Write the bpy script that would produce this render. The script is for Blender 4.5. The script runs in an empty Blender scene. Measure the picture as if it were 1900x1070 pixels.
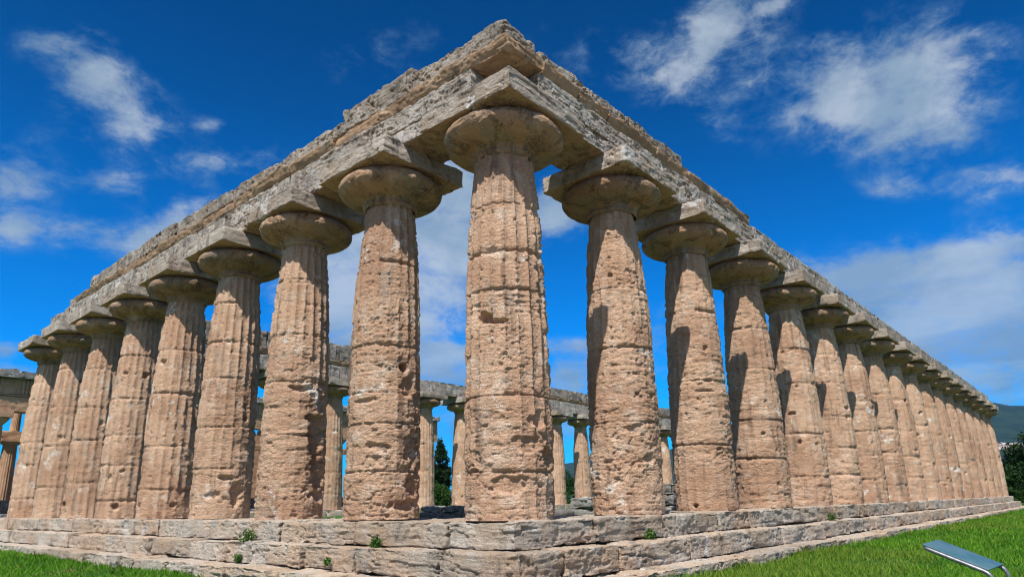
import bpy, math, random
import numpy as np
from mathutils import Matrix, Vector

S = bpy.context.scene
COL = S.collection
rad = math.radians

# ------------------------------------------------------------------ camera
CAM = np.array([-7.294, -6.4526, 0.2402])
ROT = np.array([[0.6597, -0.7513, -0.0176], [-0.1793, -0.1802, 0.9672], [0.7298, 0.6349, 0.2536]])
cd = bpy.data.cameras.new("camera")
cam = bpy.data.objects.new("camera", cd)
COL.objects.link(cam)
cd.sensor_width = 36.0
cd.lens = 36.0 * 1242.0 / 1900.0
cd.shift_y = 69.5 / 1900.0
cd.clip_start = 0.1
cd.clip_end = 30000.0
m = Matrix.Identity(4)
for i in range(3):
    m[i][0], m[i][1], m[i][2] = ROT[0][i], ROT[1][i], -ROT[2][i]
    m[i][3] = CAM[i]
q = m.to_quaternion()
cam.rotation_mode = 'QUATERNION'
cam.rotation_quaternion = q
cam.location = CAM.tolist()
S.camera = cam

# ------------------------------------------------------------------ light
SUN_AZ, SUN_EL = rad(206.0), rad(56.5)
sd = bpy.data.lights.new("sun", 'SUN')
sd.energy = 4.6
sd.angle = rad(0.53)
sd.color = (1.0, 0.935, 0.86)
sun = bpy.data.objects.new("sun", sd)
COL.objects.link(sun)
sv = Vector((math.cos(SUN_EL) * math.cos(SUN_AZ), math.cos(SUN_EL) * math.sin(SUN_AZ), math.sin(SUN_EL)))
sun.rotation_euler = sv.to_track_quat('Z', 'Y').to_euler()
sun.location = (-30, -20, 60)

S.view_settings.view_transform = 'Standard'
S.view_settings.look = 'None'
S.view_settings.gamma = 1.0
S.view_settings.use_curve_mapping = False
S.view_settings.exposure = 0.52
S.render.engine = 'CYCLES'
S.cycles.use_denoising = True
S.cycles.denoising_input_passes = 'RGB_ALBEDO_NORMAL'
S.cycles.denoising_prefilter = 'ACCURATE'
S.cycles.pixel_filter_type = 'BLACKMAN_HARRIS'
S.cycles.filter_width = 1.15


class NB:
    """small helper to build node trees"""
    def __init__(self, nt):
        self.nt = nt
        self.n = nt.nodes
        self.l = nt.links

    def node(self, t, **kw):
        nd = self.n.new(t)
        for k, v in kw.items():
            setattr(nd, k, v)
        return nd

    def put(self, sock, v):
        if isinstance(v, bpy.types.NodeSocket):
            self.l.new(v, sock)
        elif isinstance(v, (tuple, list)) and len(v) == 3 and sock.type == 'RGBA':
            sock.default_value = (v[0], v[1], v[2], 1.0)
        else:
            sock.default_value = v

    def math(self, op, a, b=None, c=None, clamp=False):
        nd = self.node('ShaderNodeMath', operation=op)
        nd.use_clamp = clamp
        self.put(nd.inputs[0], a)
        if b is not None:
            self.put(nd.inputs[1], b)
        if c is not None:
            self.put(nd.inputs[2], c)
        return nd.outputs[0]

    def vmath(self, op, a, b=None):
        nd = self.node('ShaderNodeVectorMath', operation=op)
        self.put(nd.inputs[0], a)
        if b is not None:
            self.put(nd.inputs[1], b)
        return nd.outputs[0]

    def mix(self, f, a, b, mode='MIX'):
        nd = self.node('ShaderNodeMix', data_type='RGBA', blend_type=mode)
        self.put(nd.inputs[0], f)
        self.put(nd.inputs[6], a)
        self.put(nd.inputs[7], b)
        return nd.outputs[2]

    def ramp(self, f, lo, hi, a=0.0, b=1.0, smooth=True):
        nd = self.node('ShaderNodeMapRange')
        nd.interpolation_type = 'SMOOTHSTEP' if smooth else 'LINEAR'
        nd.clamp = True
        self.put(nd.inputs[0], f)
        for i, v in enumerate((lo, hi, a, b)):
            self.put(nd.inputs[i + 1], v)
        return nd.outputs[0]

    def noise(self, vec, scale, detail=6.0, rough=0.55, dist=0.0, stretch=None):
        if stretch is not None:
            vec = self.vmath('MULTIPLY', vec, stretch)
        nd = self.node('ShaderNodeTexNoise')
        self.l.new(vec, nd.inputs['Vector'])
        nd.inputs['Scale'].default_value = scale
        nd.inputs['Detail'].default_value = detail
        nd.inputs['Roughness'].default_value = rough
        nd.inputs['Distortion'].default_value = dist
        return nd.outputs[0]


# ------------------------------------------------------------------ sky
W = bpy.data.worlds.new("World")
S.world = W
W.use_nodes = True
b = NB(W.node_tree)
for nd in list(b.n):
    b.n.remove(nd)
sky = b.node('ShaderNodeTexSky', sky_type='NISHITA')
sky.sun_disc = False
sky.sun_elevation = SUN_EL
sky.sun_rotation = math.pi / 2 - SUN_AZ
sky.altitude = 30
sky.air_density = 1.0
sky.dust_density = 0.3
sky.ozone_density = 3.0
tc = b.node('ShaderNodeTexCoord')
d = tc.outputs['Generated']
sep = b.node('ShaderNodeSeparateXYZ')
b.l.new(d, sep.inputs[0])
dx, dy, dz = sep.outputs
az = b.math('MULTIPLY', b.math('ARCTAN2', dy, dx), 180 / math.pi)
el = b.math('MULTIPLY', b.math('ARCSINE', dz), 180 / math.pi)
# cloud fields: (azimuth, elevation, half width, half height, tilt, weight), degrees in the sky
BLOBS = [(79.2, 31.9, 2.1, 0.7, 31, 0.8), (76.6, 30.7, 1.6, 1.0, -1, 0.64), (74.7, 29.0, 2.5, 2.0, -3, 0.88), (72.4, 27.7, 2.1, 0.8, 20, 0.8), (74.2, 23.5, 1.7, 1.1, -2, 0.88), (67.5, 29.0, 1.0, 0.4, 13, 0.7), (66.5, 26.6, 2.9, 0.8, 16, 0.9), (80.1, 21.6, 1.5, 2.5, -10, 0.9), (79.9, 19.0, 0.9, 0.7, 13, 0.7), (72.0, 19.4, 3.8, 1.1, 10, 0.9), (68.9, 22.2, 2.2, 1.0, 45, 0.9), (76.7, 19.7, 1.9, 0.6, 12, 0.4), (78.9, 10.7, 1.0, 0.4, 7, 1), (78.1, 9.4, 1.3, 0.4, 6, 1), (52.0, 19.4, 5.5, 5.8, 3, 1.7), (55.6, 16.5, 3.4, 3.0, 3, 1.4), (46.8, 23.1, 3.6, 3.9, 1, 1.7), (36.6, 24.4, 2.0, 1.6, -3, 1.2), (47.2, 12.5, 3.2, 0.5, 0, 0.9), (47.2, 10.8, 3.6, 1.0, 0, 0.9), (35.9, 12.9, 2.7, 0.5, -2, 0.7), (36.0, 10.6, 3.2, 1.3, -2, 1.0), (28.6, 13.4, 1.8, 2.0, -4, 0.6), (36.1, 6.1, 2.7, 2.7, -2, 0.8), (47.1, 5.8, 2.7, 2.7, 0, 0.8), (21.9, 36.0, 1.4, 3.0, -47, 0.65), (18.8, 37.3, 2.7, 1.3, 5, 0.5), (24.1, 34.2, 1.2, 1.8, -41, 0.55), (15.6, 37.1, 1.1, 0.5, 3, 0.6), (30.0, 35.7, 5.9, 2.4, -7, 0.5), (8.7, 30.3, 3.4, 2.6, -19, 0.85), (3.4, 30.1, 2.5, 1.9, -22, 0.75), (11.7, 29.4, 1.4, 1.5, -17, 0.75), (6.6, 27.2, 3.0, 1.7, -19, 0.75), (15.3, 30.9, 5.3, 3.1, -15, 0.42), (21.5, 29.9, 1.4, 1.0, -51, 0.5), (7.0, 24.8, 4.7, 1.9, -17, 0.45), (8.9, 22.2, 1.7, 0.7, -14, 0.5), (2.1, 21.5, 1.8, 0.6, -18, 0.6), (4.2, 21.0, 2.5, 1.1, -16, 0.4), (8.9, 15.9, 7.5, 2.0, -1, 0.9), (5.6, 16.7, 3.5, 0.7, -1, 0.6), (8.2, 13.2, 7.5, 2.2, -5, 1.1), (4.9, 11.5, 5.5, 2.2, -10, 1.15), (4.8, 8.1, 6.0, 2.6, -7, 1.1), (12.3, 15.1, 2.5, 1.2, -9, 0.6), (27.5, 7.6, 1.3, 2.7, -3, 0.5), (50.6, 37.3, 3.3, 1.6, 25, 0.35), (56.2, 35.7, 2.4, 1.2, 28, 0.25)]
# unseen bright broken cloud, added behind and beside the viewer as neutral fill
dens = None
for (a0, e0, sx, sy, tilt, w) in BLOBS:
    ce = math.cos(rad(e0))
    da = b.math('MULTIPLY', b.math('SUBTRACT', a0, az), ce)     # to the right as seen
    de = b.math('SUBTRACT', el, e0)
    c, s = math.cos(rad(tilt)), math.sin(rad(tilt))
    u = b.math('ADD', b.math('MULTIPLY', da, c / (sx * 1.24)), b.math('MULTIPLY', de, s / (sx * 1.24)))
    v = b.math('ADD', b.math('MULTIPLY', da, -s / (sy * 1.24)), b.math('MULTIPLY', de, c / (sy * 1.24)))
    r2 = b.math('ADD', b.math('MULTIPLY', u, u), b.math('MULTIPLY', v, v))
    g = b.math('MULTIPLY', b.math('POWER', 2.718, b.math('MULTIPLY', r2, -0.8)), w)
    dens = g if dens is None else b.math('ADD', dens, g)
back = b.ramp(b.math('ADD', b.math('MULTIPLY', dx, -0.75), b.math('MULTIPLY', dy, -0.66)), -0.35, 0.3)
n1 = b.noise(d, 13.0, 9.0, 0.6, 0.25, (1.0, 1.0, 1.7))
n2 = b.noise(d, 3.2, 8.0, 0.58, 0.3, (1.0, 1.0, 1.7))
n3 = b.noise(d, 34.0, 9.0, 0.7, 0.5, (1.0, 1.0, 1.8))
dens = b.math('ADD', b.math('MINIMUM', dens, 1.4), b.math('MULTIPLY', back, b.ramp(n2, 0.32, 0.52)))
wob = b.math('ADD', b.math('MULTIPLY', b.math('SUBTRACT', n1, 0.5), 2.6), b.math('MULTIPLY', b.math('SUBTRACT', n3, 0.5), 1.1))
cov = b.math('ADD', dens, b.math('MULTIPLY', wob, b.ramp(dens, 0.02, 0.6, 0.25, 1.0)))
cov = b.math('MULTIPLY', b.ramp(cov, 0.2, 1.55), b.math('ADD', 0.82, b.math('MULTIPLY', back, 0.2)))
low = b.ramp(el, 4.0, 20.0, 1.0, 0.0)
ccol = b.mix(b.ramp(n2, 0.42, 0.62), (2.5, 3.5, 4.5), (4.5, 5.2, 5.9))
ccol = b.mix(b.ramp(cov, 0.05, 0.55, 0.75, 0.0), ccol, (1.5, 3.3, 5.2))
lay = b.noise(d, 4.0, 6.0, 0.55, 0.3, (1.0, 1.0, 6.0))
ccol = b.mix(b.math('MULTIPLY', low, 0.85), ccol, b.mix(b.ramp(lay, 0.42, 0.64), (0.5, 1.6, 2.9), (2.1, 3.3, 4.4)))
ccol = b.mix(back, ccol, (6.3, 6.1, 5.9))  # unseen cloud behind the viewer made near white for the added fill
blue = b.mix(1.0, sky.outputs[0], (0.0, 0.655, 1.38), 'MULTIPLY')
deep = b.ramp(el, 4.0, 42.0, 1.15, 0.50)
blue = b.mix(1.0, blue, b.math('MULTIPLY', deep, 1.0), 'MULTIPLY')
out = b.mix(cov, blue, ccol)
bg = b.node('ShaderNodeBackground')
b.l.new(out, bg.inputs[0])
bg.inputs[1].default_value = 0.085
wo = b.node('ShaderNodeOutputWorld')
b.l.new(bg.outputs[0], wo.inputs[0])


# ------------------------------------------------------------------ noise in numpy
_rng = np.random.default_rng(7)
TAB = _rng.random((64, 64, 64)).astype(np.float32) * 2 - 1


def vn(x, y, z):
    """smooth value noise about -0.8..0.8"""
    xi, yi, zi = np.floor(x), np.floor(y), np.floor(z)
    fx, fy, fz = x - xi, y - yi, z - zi
    fx = fx * fx * (3 - 2 * fx); fy = fy * fy * (3 - 2 * fy); fz = fz * fz * (3 - 2 * fz)
    X, Y, Z = xi.astype(np.int64) & 63, yi.astype(np.int64) & 63, zi.astype(np.int64) & 63
    X1, Y1, Z1 = (X + 1) & 63, (Y + 1) & 63, (Z + 1) & 63
    c00 = TAB[X, Y, Z] * (1 - fx) + TAB[X1, Y, Z] * fx
    c10 = TAB[X, Y1, Z] * (1 - fx) + TAB[X1, Y1, Z] * fx
    c01 = TAB[X, Y, Z1] * (1 - fx) + TAB[X1, Y, Z1] * fx
    c11 = TAB[X, Y1, Z1] * (1 - fx) + TAB[X1, Y1, Z1] * fx
    return (c00 * (1 - fy) + c10 * fy) * (1 - fz) + (c01 * (1 - fy) + c11 * fy) * fz


def fbm(x, y, z, octs=4, gain=0.5):
    t = 0.0; a = 1.0; n = 0.0
    for o in range(octs):
        f = 2.03 ** o
        t = t + a * vn(x * f + 17.3 * o, y * f + 5.1 * o, z * f + 29.7 * o)
        n += a; a *= gain
    return t / n * 1.6


def ss(a, b_, x):
    t = np.clip((x - a) / (b_ - a), 0, 1)
    return t * t * (3 - 2 * t)


# ------------------------------------------------------------------ mesh helpers
def mesh(name, V, F, mat=None, smooth=True, colors=None):
    me = bpy.data.meshes.new(name)
    V = np.asarray(V, np.float32)
    F = np.asarray(F, np.int32)
    k = F.shape[1]
    me.vertices.add(len(V)); me.vertices.foreach_set("co", V.ravel())
    me.loops.add(F.size); me.loops.foreach_set("vertex_index", F.ravel())
    me.polygons.add(len(F))
    me.polygons.foreach_set("loop_start", np.arange(0, F.size, k, dtype=np.int32))
    me.polygons.foreach_set("loop_total", np.full(len(F), k, np.int32))
    if smooth:
        me.polygons.foreach_set("use_smooth", np.ones(len(F), bool))
    if colors is not None:
        at = me.color_attributes.new("tint", 'FLOAT_COLOR', 'POINT')
        c4 = np.ones((len(V), 4), np.float32)
        c4[:, :3] = colors
        at.data.foreach_set("color", c4.ravel())
    me.update()
    me.validate()
    if mat:
        me.materials.append(mat)
    return me


def obj(name, me, parent=None):
    o = bpy.data.objects.new(name, me)
    COL.objects.link(o)
    if parent is not None:
        o.parent = parent
        o.matrix_parent_inverse = Matrix.Translation(parent.location).inverted()
    return o


def tag(o, label=None, cat=None, group=None, kind=None):
    if label: o["label"] = label
    if cat: o["category"] = cat
    if group: o["group"] = group
    if kind: o["kind"] = kind
    return o


def thing(name, loc, label, cat, group=None):
    o = bpy.data.objects.new(name, None)
    o.empty_display_size = 0.2
    o.location = loc
    COL.objects.link(o)
    return tag(o, label, cat, group, "thing")


def join(parts):
    """[(V, F)] -> one V, F"""
    Vs, Fs, o = [], [], 0
    for V, F in parts:
        Vs.append(V); Fs.append(F + o); o += len(V)
    return np.concatenate(Vs), np.concatenate(Fs)


def grid_faces(nu, nv, wrap=False):
    i = np.arange(nu if wrap else nu - 1)[:, None]
    j = np.arange(nv - 1)[None, :]
    i2 = (i + 1) % nu
    a = i * nv + j; b_ = i2 * nv + j; c = i2 * nv + j + 1; d_ = i * nv + j + 1
    return np.stack(np.broadcast_arrays(a, b_, c, d_), -1).reshape(-1, 4)


PX = 669.0   # pixels per radian in the 1024 wide picture


def res_at(p, f=1.0, lo=0.013):
    dd = math.sqrt(sum((p[i] - CAM[i]) ** 2 for i in range(3)))
    return max(lo, dd / PX * f)


def rock(c, size, res, r0=0.03, amp=0.02, pit=0.02, pitf=14.0, strata=0.01, seed=0.0, rz=0.0, tilt=(0, 0), edge=1.0,
         top=None, cut=None, shape=None):
    """weathered block of stone: rounded box, worn edges, bedding, pits"""
    hx, hy, hz = size[0] / 2, size[1] / 2, size[2] / 2
    h = np.array([hx, hy, hz])
    parts = []
    for ax in range(3):
        u, v = [(1, 2), (2, 0), (0, 1)][ax]
        nu = max(2, int(math.ceil(size[u] / res)) + 1)
        nv = max(2, int(math.ceil(size[v] / res)) + 1)
        nu, nv = min(nu, 2600), min(nv, 400)
        U, Vv = np.meshgrid(np.linspace(-h[u], h[u], nu), np.linspace(-h[v], h[v], nv), indexing='ij')
        for sg in (-1, 1):
            P = np.zeros((nu * nv, 3))
            P[:, u] = U.ravel(); P[:, v] = Vv.ravel(); P[:, ax] = sg * h[ax]
            F = grid_faces(nu, nv)
            if sg < 0:
                F = F[:, ::-1]
            parts.append((P, F))
    P, F = join(parts)
    wx, wy, wz = P[:, 0] + c[0] + seed * 3.7, P[:, 1] + c[1] + seed * 1.9, P[:, 2] + c[2] + seed * 0.7
    rr = r0 * np.clip(1.0 + 1.6 * edge * fbm(wx * 1.7, wy * 1.7, wz * 2.5, 3), 0.25, 2.4)
    rr = np.minimum(rr, 0.48 * h.min())[:, None]
    Q = np.clip(P, -(h - rr), h - rr)
    D = P - Q
    L = np.linalg.norm(D, axis=1, keepdims=True); L[L < 1e-9] = 1
    D = D / L
    disp = amp * fbm(wx * 2.0, wy * 2.0, wz * 3.0, 5, 0.58)
    disp += strata * 0.5 * fbm(wx * 2.0, wy * 2.0, wz * 24, 4, 0.6)
    cr = np.abs(fbm(wx * 1.1 + 3, wy * 1.1, wz * 7, 3, 0.55))
    disp -= strata * 1.3 * (1 - ss(0.0, 0.08, cr)) * ss(-0.1, 0.3, fbm(wx * 1.4 + 7, wy * 1.4, wz * 2, 2))
    disp -= strata * 1.0 * ss(0.2, 0.26, fbm(wx * 1.6 + 5, wy * 1.6, wz * 5, 3, 0.55))
    disp += 0.0035 * fbm(wx * 30, wy * 30, wz * 34, 2, 0.7)
    if pit > 0:
        pk = 0.4 + 1.0 * ss(-0.2, 0.4, fbm(wx * 1.1 + 5, wy * 1.1, wz * 2.0, 2))
        disp -= pit * pk * ss(0.15, 0.55, fbm(wx * pitf * 1.6, wy * pitf * 1.6, wz * pitf * 2.0, 2))
        disp -= 1.3 * pit * pk * ss(0.36, 0.75, fbm(wx * pitf * .6 + 9, wy * pitf * .6, wz * pitf * .9, 3, 0.55))
    fade = 1.0 if shape is None else shape(P, h)
    P = Q + D * (rr + (disp * fade)[:, None])
    if top is not None:
        up = ss(0.0, 1.0, (P[:, 2] + hz) / (2 * hz))
        P[:, 2] += up * top(wx, wy)
    if cut is not None:
        P = cut(P, h)
    if tilt != (0, 0):
        P[:, 2] += P[:, 0] * tilt[0] + P[:, 1] * tilt[1]
    if rz:
        cs, sn = math.cos(rz), math.sin(rz)
        x = P[:, 0] * cs - P[:, 1] * sn
        y = P[:, 0] * sn + P[:, 1] * cs
        P[:, 0], P[:, 1] = x, y
    return P + np.array(c), F


# ------------------------------------------------------------------ materials
def principled(name):
    mt = bpy.data.materials.new(name)
    mt.use_nodes = True
    nb = NB(mt.node_tree)
    bs = nb.n['Principled BSDF']
    bs.inputs['Roughness'].default_value = 0.92
    bs.inputs['Specular IOR Level'].default_value = 0.15
    return mt, nb, bs


def stone(name, base, dark, pale, stain, lichen=0.62, lich_col=(0.62, 0.58, 0.50), stain_lo=0.56, speck=0.35, strat=0.35, bump=0.5,
          film=None, film_lo=0.45, under=None, streak=0.55, tone=0.10):
    mt, nb, bs = principled(name)
    geo = nb.node('ShaderNodeNewGeometry')
    p = geo.outputs['Position']
    big = nb.noise(p, 0.8, 6, 0.6)
    col = nb.mix(nb.ramp(big, 0.36, 0.64), dark, base)
    md = nb.noise(p, 3.1, 7, 0.62, 0.4)
    col = nb.mix(nb.ramp(md, 0.5, 0.72, 0.0, 0.8), col, pale)
    bed = nb.noise(p, 1.0, 5, 0.6, 0.25, (1.3, 1.3, 13.0))
    col = nb.mix(nb.ramp(bed, 0.42, 0.3, 0.0, strat), col, nb.mix(0.5, col, dark, 'MULTIPLY'))
    if film is not None:
        fl = nb.noise(p, 1.7, 8, 0.65, 0.3, (1, 1, 0.6))
        col = nb.mix(nb.ramp(fl, film_lo, film_lo + 0.14), col, film)
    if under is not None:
        # faces turned downward are mixed towards the under colour
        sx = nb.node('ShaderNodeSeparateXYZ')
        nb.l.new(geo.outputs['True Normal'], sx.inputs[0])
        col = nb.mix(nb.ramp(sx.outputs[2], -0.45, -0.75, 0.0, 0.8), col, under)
    vs = nb.noise(p, 1.0, 6, 0.6, 0.3, (4.5, 4.5, 0.5))
    vm = nb.math('MULTIPLY', nb.ramp(vs, 0.53, 0.66), nb.ramp(nb.noise(p, 0.7, 4, 0.6), 0.40, 0.58))
    col = nb.mix(nb.math('MULTIPLY', vm, streak), col, nb.mix(1.0, col, (0.42, 0.41, 0.42), 'MULTIPLY'))
    oi = nb.node('ShaderNodeObjectInfo')
    col = nb.mix(1.0, col, nb.mix(oi.outputs['Random'], (1.0 - tone, 1.0 - tone * 1.15, 1.0 - tone * 1.3), (1.0 + tone * .6, 1.0 + tone * .6, 1.0 + tone * .6)), 'MULTIPLY')
    st = nb.noise(p, 2.3, 9, 0.68, 0.6)
    fine = nb.noise(p, 30, 5, 0.7)
    sm = nb.math('MULTIPLY', nb.ramp(st, stain_lo, stain_lo + 0.13), nb.ramp(fine, 0.36, 0.58))
    col = nb.mix(nb.math('MULTIPLY', sm, 0.85), col, stain)
    li = nb.noise(p, 1.25, 9, 0.66, 0.5)
    lm = nb.math('MULTIPLY', nb.ramp(li, lichen, lichen + 0.06), nb.ramp(nb.noise(p, 14, 4, 0.6), 0.3, 0.5, 0.25, 0.95))
    col = nb.mix(lm, col, lich_col)
    col = nb.mix(speck, col, nb.mix(1.0, col, nb.ramp(nb.noise(p, 55, 4, 0.75), 0.3, 0.7, 0.45, 1.5, False), 'MULTIPLY'))
    nb.l.new(col, bs.inputs['Base Color'])
    hgt = nb.math('ADD', nb.math('MULTIPLY', nb.noise(p, 38, 6, 0.72), 1.0),
                  nb.math('MULTIPLY', nb.noise(p, 12, 5, 0.65, 0, (1, 1, 3.0)), 1.2))
    bu = nb.node('ShaderNodeBump')
    bu.inputs['Strength'].default_value = bump
    bu.inputs['Distance'].default_value = 0.03
    nb.l.new(hgt, bu.inputs['Height'])
    nb.l.new(bu.outputs[0], bs.inputs['Normal'])
    return mt


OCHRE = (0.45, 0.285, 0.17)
M_SHAFT = stone("warm_travertine", (0.57, 0.39, 0.268), (0.445, 0.278, 0.182), (0.64, 0.515, 0.405), (0.20, 0.14, 0.105), 0.61,
                (0.68, 0.62, 0.55), 0.60, 0.75, 0.75, 1.1, (0.40, 0.315, 0.245), 0.56, streak=0.75, tone=0.10)
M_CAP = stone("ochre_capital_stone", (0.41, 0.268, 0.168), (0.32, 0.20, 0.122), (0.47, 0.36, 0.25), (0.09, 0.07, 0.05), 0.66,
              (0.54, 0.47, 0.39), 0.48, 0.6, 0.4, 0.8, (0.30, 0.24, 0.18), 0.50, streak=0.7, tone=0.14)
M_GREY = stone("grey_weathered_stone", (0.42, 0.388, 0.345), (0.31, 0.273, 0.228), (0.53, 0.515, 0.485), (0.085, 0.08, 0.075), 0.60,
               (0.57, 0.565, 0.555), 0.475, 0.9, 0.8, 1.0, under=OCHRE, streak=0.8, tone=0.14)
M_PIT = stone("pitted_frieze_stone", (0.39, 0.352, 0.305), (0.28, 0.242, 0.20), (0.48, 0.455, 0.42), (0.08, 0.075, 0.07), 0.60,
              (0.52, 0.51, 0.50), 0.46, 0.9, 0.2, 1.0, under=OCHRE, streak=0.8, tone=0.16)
M_BROWN = stone("brown_moulding_stone", (0.36, 0.24, 0.15), (0.28, 0.185, 0.115), (0.42, 0.33, 0.24), (0.13, 0.11, 0.085), 0.64,
                (0.52, 0.48, 0.41), 0.55, 0.4, 0.3, 0.5, (0.36, 0.31, 0.25), 0.6)
M_STEP = stone("step_stone", (0.46, 0.41, 0.345), (0.46, 0.35, 0.255), (0.54, 0.51, 0.46), (0.12, 0.11, 0.10), 0.63,
               (0.57, 0.555, 0.53), 0.53, 0.7, 0.9, 1.0, (0.335, 0.325, 0.305), 0.55, streak=0.4, tone=0.16)
M_DGREY = stone("dark_grey_stone", (0.26, 0.25, 0.23), (0.19, 0.18, 0.17), (0.40, 0.40, 0.40), (0.07, 0.065, 0.06), 0.56,
                (0.46, 0.47, 0.48), 0.50, 0.5, 0.4, 0.7)
M_OLD = stone("brown_temple_stone", (0.47, 0.30, 0.19), (0.37, 0.225, 0.14), (0.50, 0.37, 0.26), (0.12, 0.10, 0.08), 0.68,
              (0.46, 0.42, 0.36), 0.56, 0.3, 0.3, 0.5)


# ------------------------------------------------------------------ column
ZR = [0, 0.45, 1.15, 1.89, 2.66, 3.31, 3.98, 4.78, 5.45, 5.6]
RR = [0.664, 0.663, 0.662, 0.655, 0.640, 0.620, 0.593, 0.540, 0.476, 0.468]
NECK = 5.52


def shaft_mesh(cx, cy, seed, res, joints, wear0, wear_hi, cav=(), pitted=0.5, neck=NECK, bands=()):
    rs = np.random.default_rng(int(seed * 100) + 3)
    nz = max(40, int(neck / res))
    nt = int(min(340, max(80, round(4.2 / res / 20) * 20)))
    z = np.linspace(0, neck, nz)
    th = np.linspace(0, 2 * math.pi, nt, endpoint=False)
    T, Z = np.meshgrid(th, z, indexing='ij')
    T = T.ravel(); Z = Z.ravel()
    R = np.interp(Z, ZR, RR)
    ct, st = np.cos(T), np.sin(T)
    X, Y = R * ct + seed * 4.3, R * st + seed * 2.7
    zz = Z + seed * 1.7
    u = T * 20 / (2 * math.pi) + 0.5 + seed
    f = u - np.floor(u)
    conc = 1 - np.abs(2 * f - 1) ** 2.6
    e = np.exp(-(np.minimum(f, 1 - f) / 0.13) ** 2)
    # how worn the fluting is: more towards the base
    w = wear0 + (wear_hi - wear0) * ss(0.3, 4.6, Z)
    w = np.clip(w + 0.42 * fbm(X * 1.1, Y * 1.1, zz * 0.9, 3), 0, 1)
    dep = 0.052
    wk = np.clip(w, 0, 0.74)
    r = R - dep * (1 - wk) * conc - wk * dep * 0.55
    chip = ss(0.1, 0.5, fbm(X * 4.5, Y * 4.5, zz * 6, 4, 0.6))
    r -= e * dep * 0.8 * chip * (1 - wk)
    # bedding of the travertine
    r += (0.002 + 0.005 * w) * fbm(X * 1.6, Y * 1.6, zz * 16, 4, 0.6)
    # broad losses
    r += (0.003 + 0.013 * w) * fbm(X * 2.0, Y * 2.0, zz * 2.4, 5, 0.58)
    # cracks along the beds
    cr = np.abs(fbm(X * 1.2 + 2, Y * 1.2, zz * 5.5, 3, 0.55))
    mk = ss(-0.05, 0.35, fbm(X * 1.5 + 4, Y * 1.5, zz * 1.8, 2))
    r -= (0.006 + 0.018 * w) * (1 - ss(0.0, 0.07, cr)) * mk
    # step-like losses under a bed
    sl = fbm(X * 2.2 + 8, Y * 2.2, zz * 4.5, 3, 0.55)
    r -= (0.004 + 0.015 * w) * ss(0.22, 0.26, sl)
    s2 = fbm(X * 1.4 + 18, Y * 1.4, zz * 13, 3, 0.6)
    r -= (0.003 + 0.008 * w) * ss(0.12, 0.17, s2)
    # grain, pores and hollows
    r += 0.0045 * fbm(X * 30, Y * 30, zz * 36, 2, 0.7)
    pk = 0.45 + 0.9 * ss(-0.2, 0.4, fbm(X * 1.3 + 5, Y * 1.3, zz * 1.6, 2))
    r -= (0.006 + 0.010 * pitted) * pk * ss(0.22, 0.6, fbm(X * 17, Y * 17, zz * 25, 2))
    r -= (0.012 + 0.026 * w * (0.3 + pitted)) * pk * ss(0.50, 0.8, fbm(X * 6 + 3, Y * 6, zz * 12, 3, 0.55))
    # drum joints
    prev = 0
    zj = [0] + list(joints) + [neck + 1]
    ox = np.zeros_like(Z); oy = np.zeros_like(Z)
    for k in range(len(zj) - 1):
        mk = (Z >= zj[k]) & (Z < zj[k + 1])
        ox[mk] = rs.uniform(-0.009, 0.009); oy[mk] = rs.uniform(-0.009, 0.009)
        r[mk] += rs.uniform(-0.006, 0.006)
    for q_ in joints:
        d_ = Z - q_ - 0.012 * vn(X * 1.5, Y * 1.5, zz * 0 + seed) - 0.02 * rs.uniform(-1, 1) * np.cos(T - rs.uniform(0, 6.28))
        hair = max(0.011, res * 0.7)
        r -= 0.040 * min(1.0, 0.017 / hair) * np.exp(-(d_ / hair) ** 2) * np.clip(0.85 + 0.6 * vn(X * 3, Y * 3, zz * 0 + 5 + seed), 0.1, 1.2)
        r -= 0.035 * np.exp(-(d_ / 0.05) ** 2) * ss(0.12, 0.5, fbm(X * 3.3, Y * 3.3, zz * 5, 2))
    for (z0, hw, am) in bands:
        r -= am * np.exp(-((Z - z0) / hw) ** 2) * (0.5 + 0.8 * np.clip(fbm(X * 3, Y * 3, zz * 22, 3), -0.5, 1))
    for (a, z0, wt, wz, dp) in cav:
        da = (T - rad(a) + math.pi) % (2 * math.pi) - math.pi
        q2 = np.sqrt((da * R / wt) ** 2 + ((Z - z0) / wz) ** 2)
        q2 = q2 + 0.55 * fbm(X * 5, Y * 5, zz * 8, 3)
        r -= dp * ss(1.05, 0.5, q2)
    x = r * ct + ox + cx
    y = r * st + oy + cy
    V = np.stack([x, y, Z], -1)
    F = grid_faces(nt, nz, True)
    # close the top and bottom
    return V, F


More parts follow.
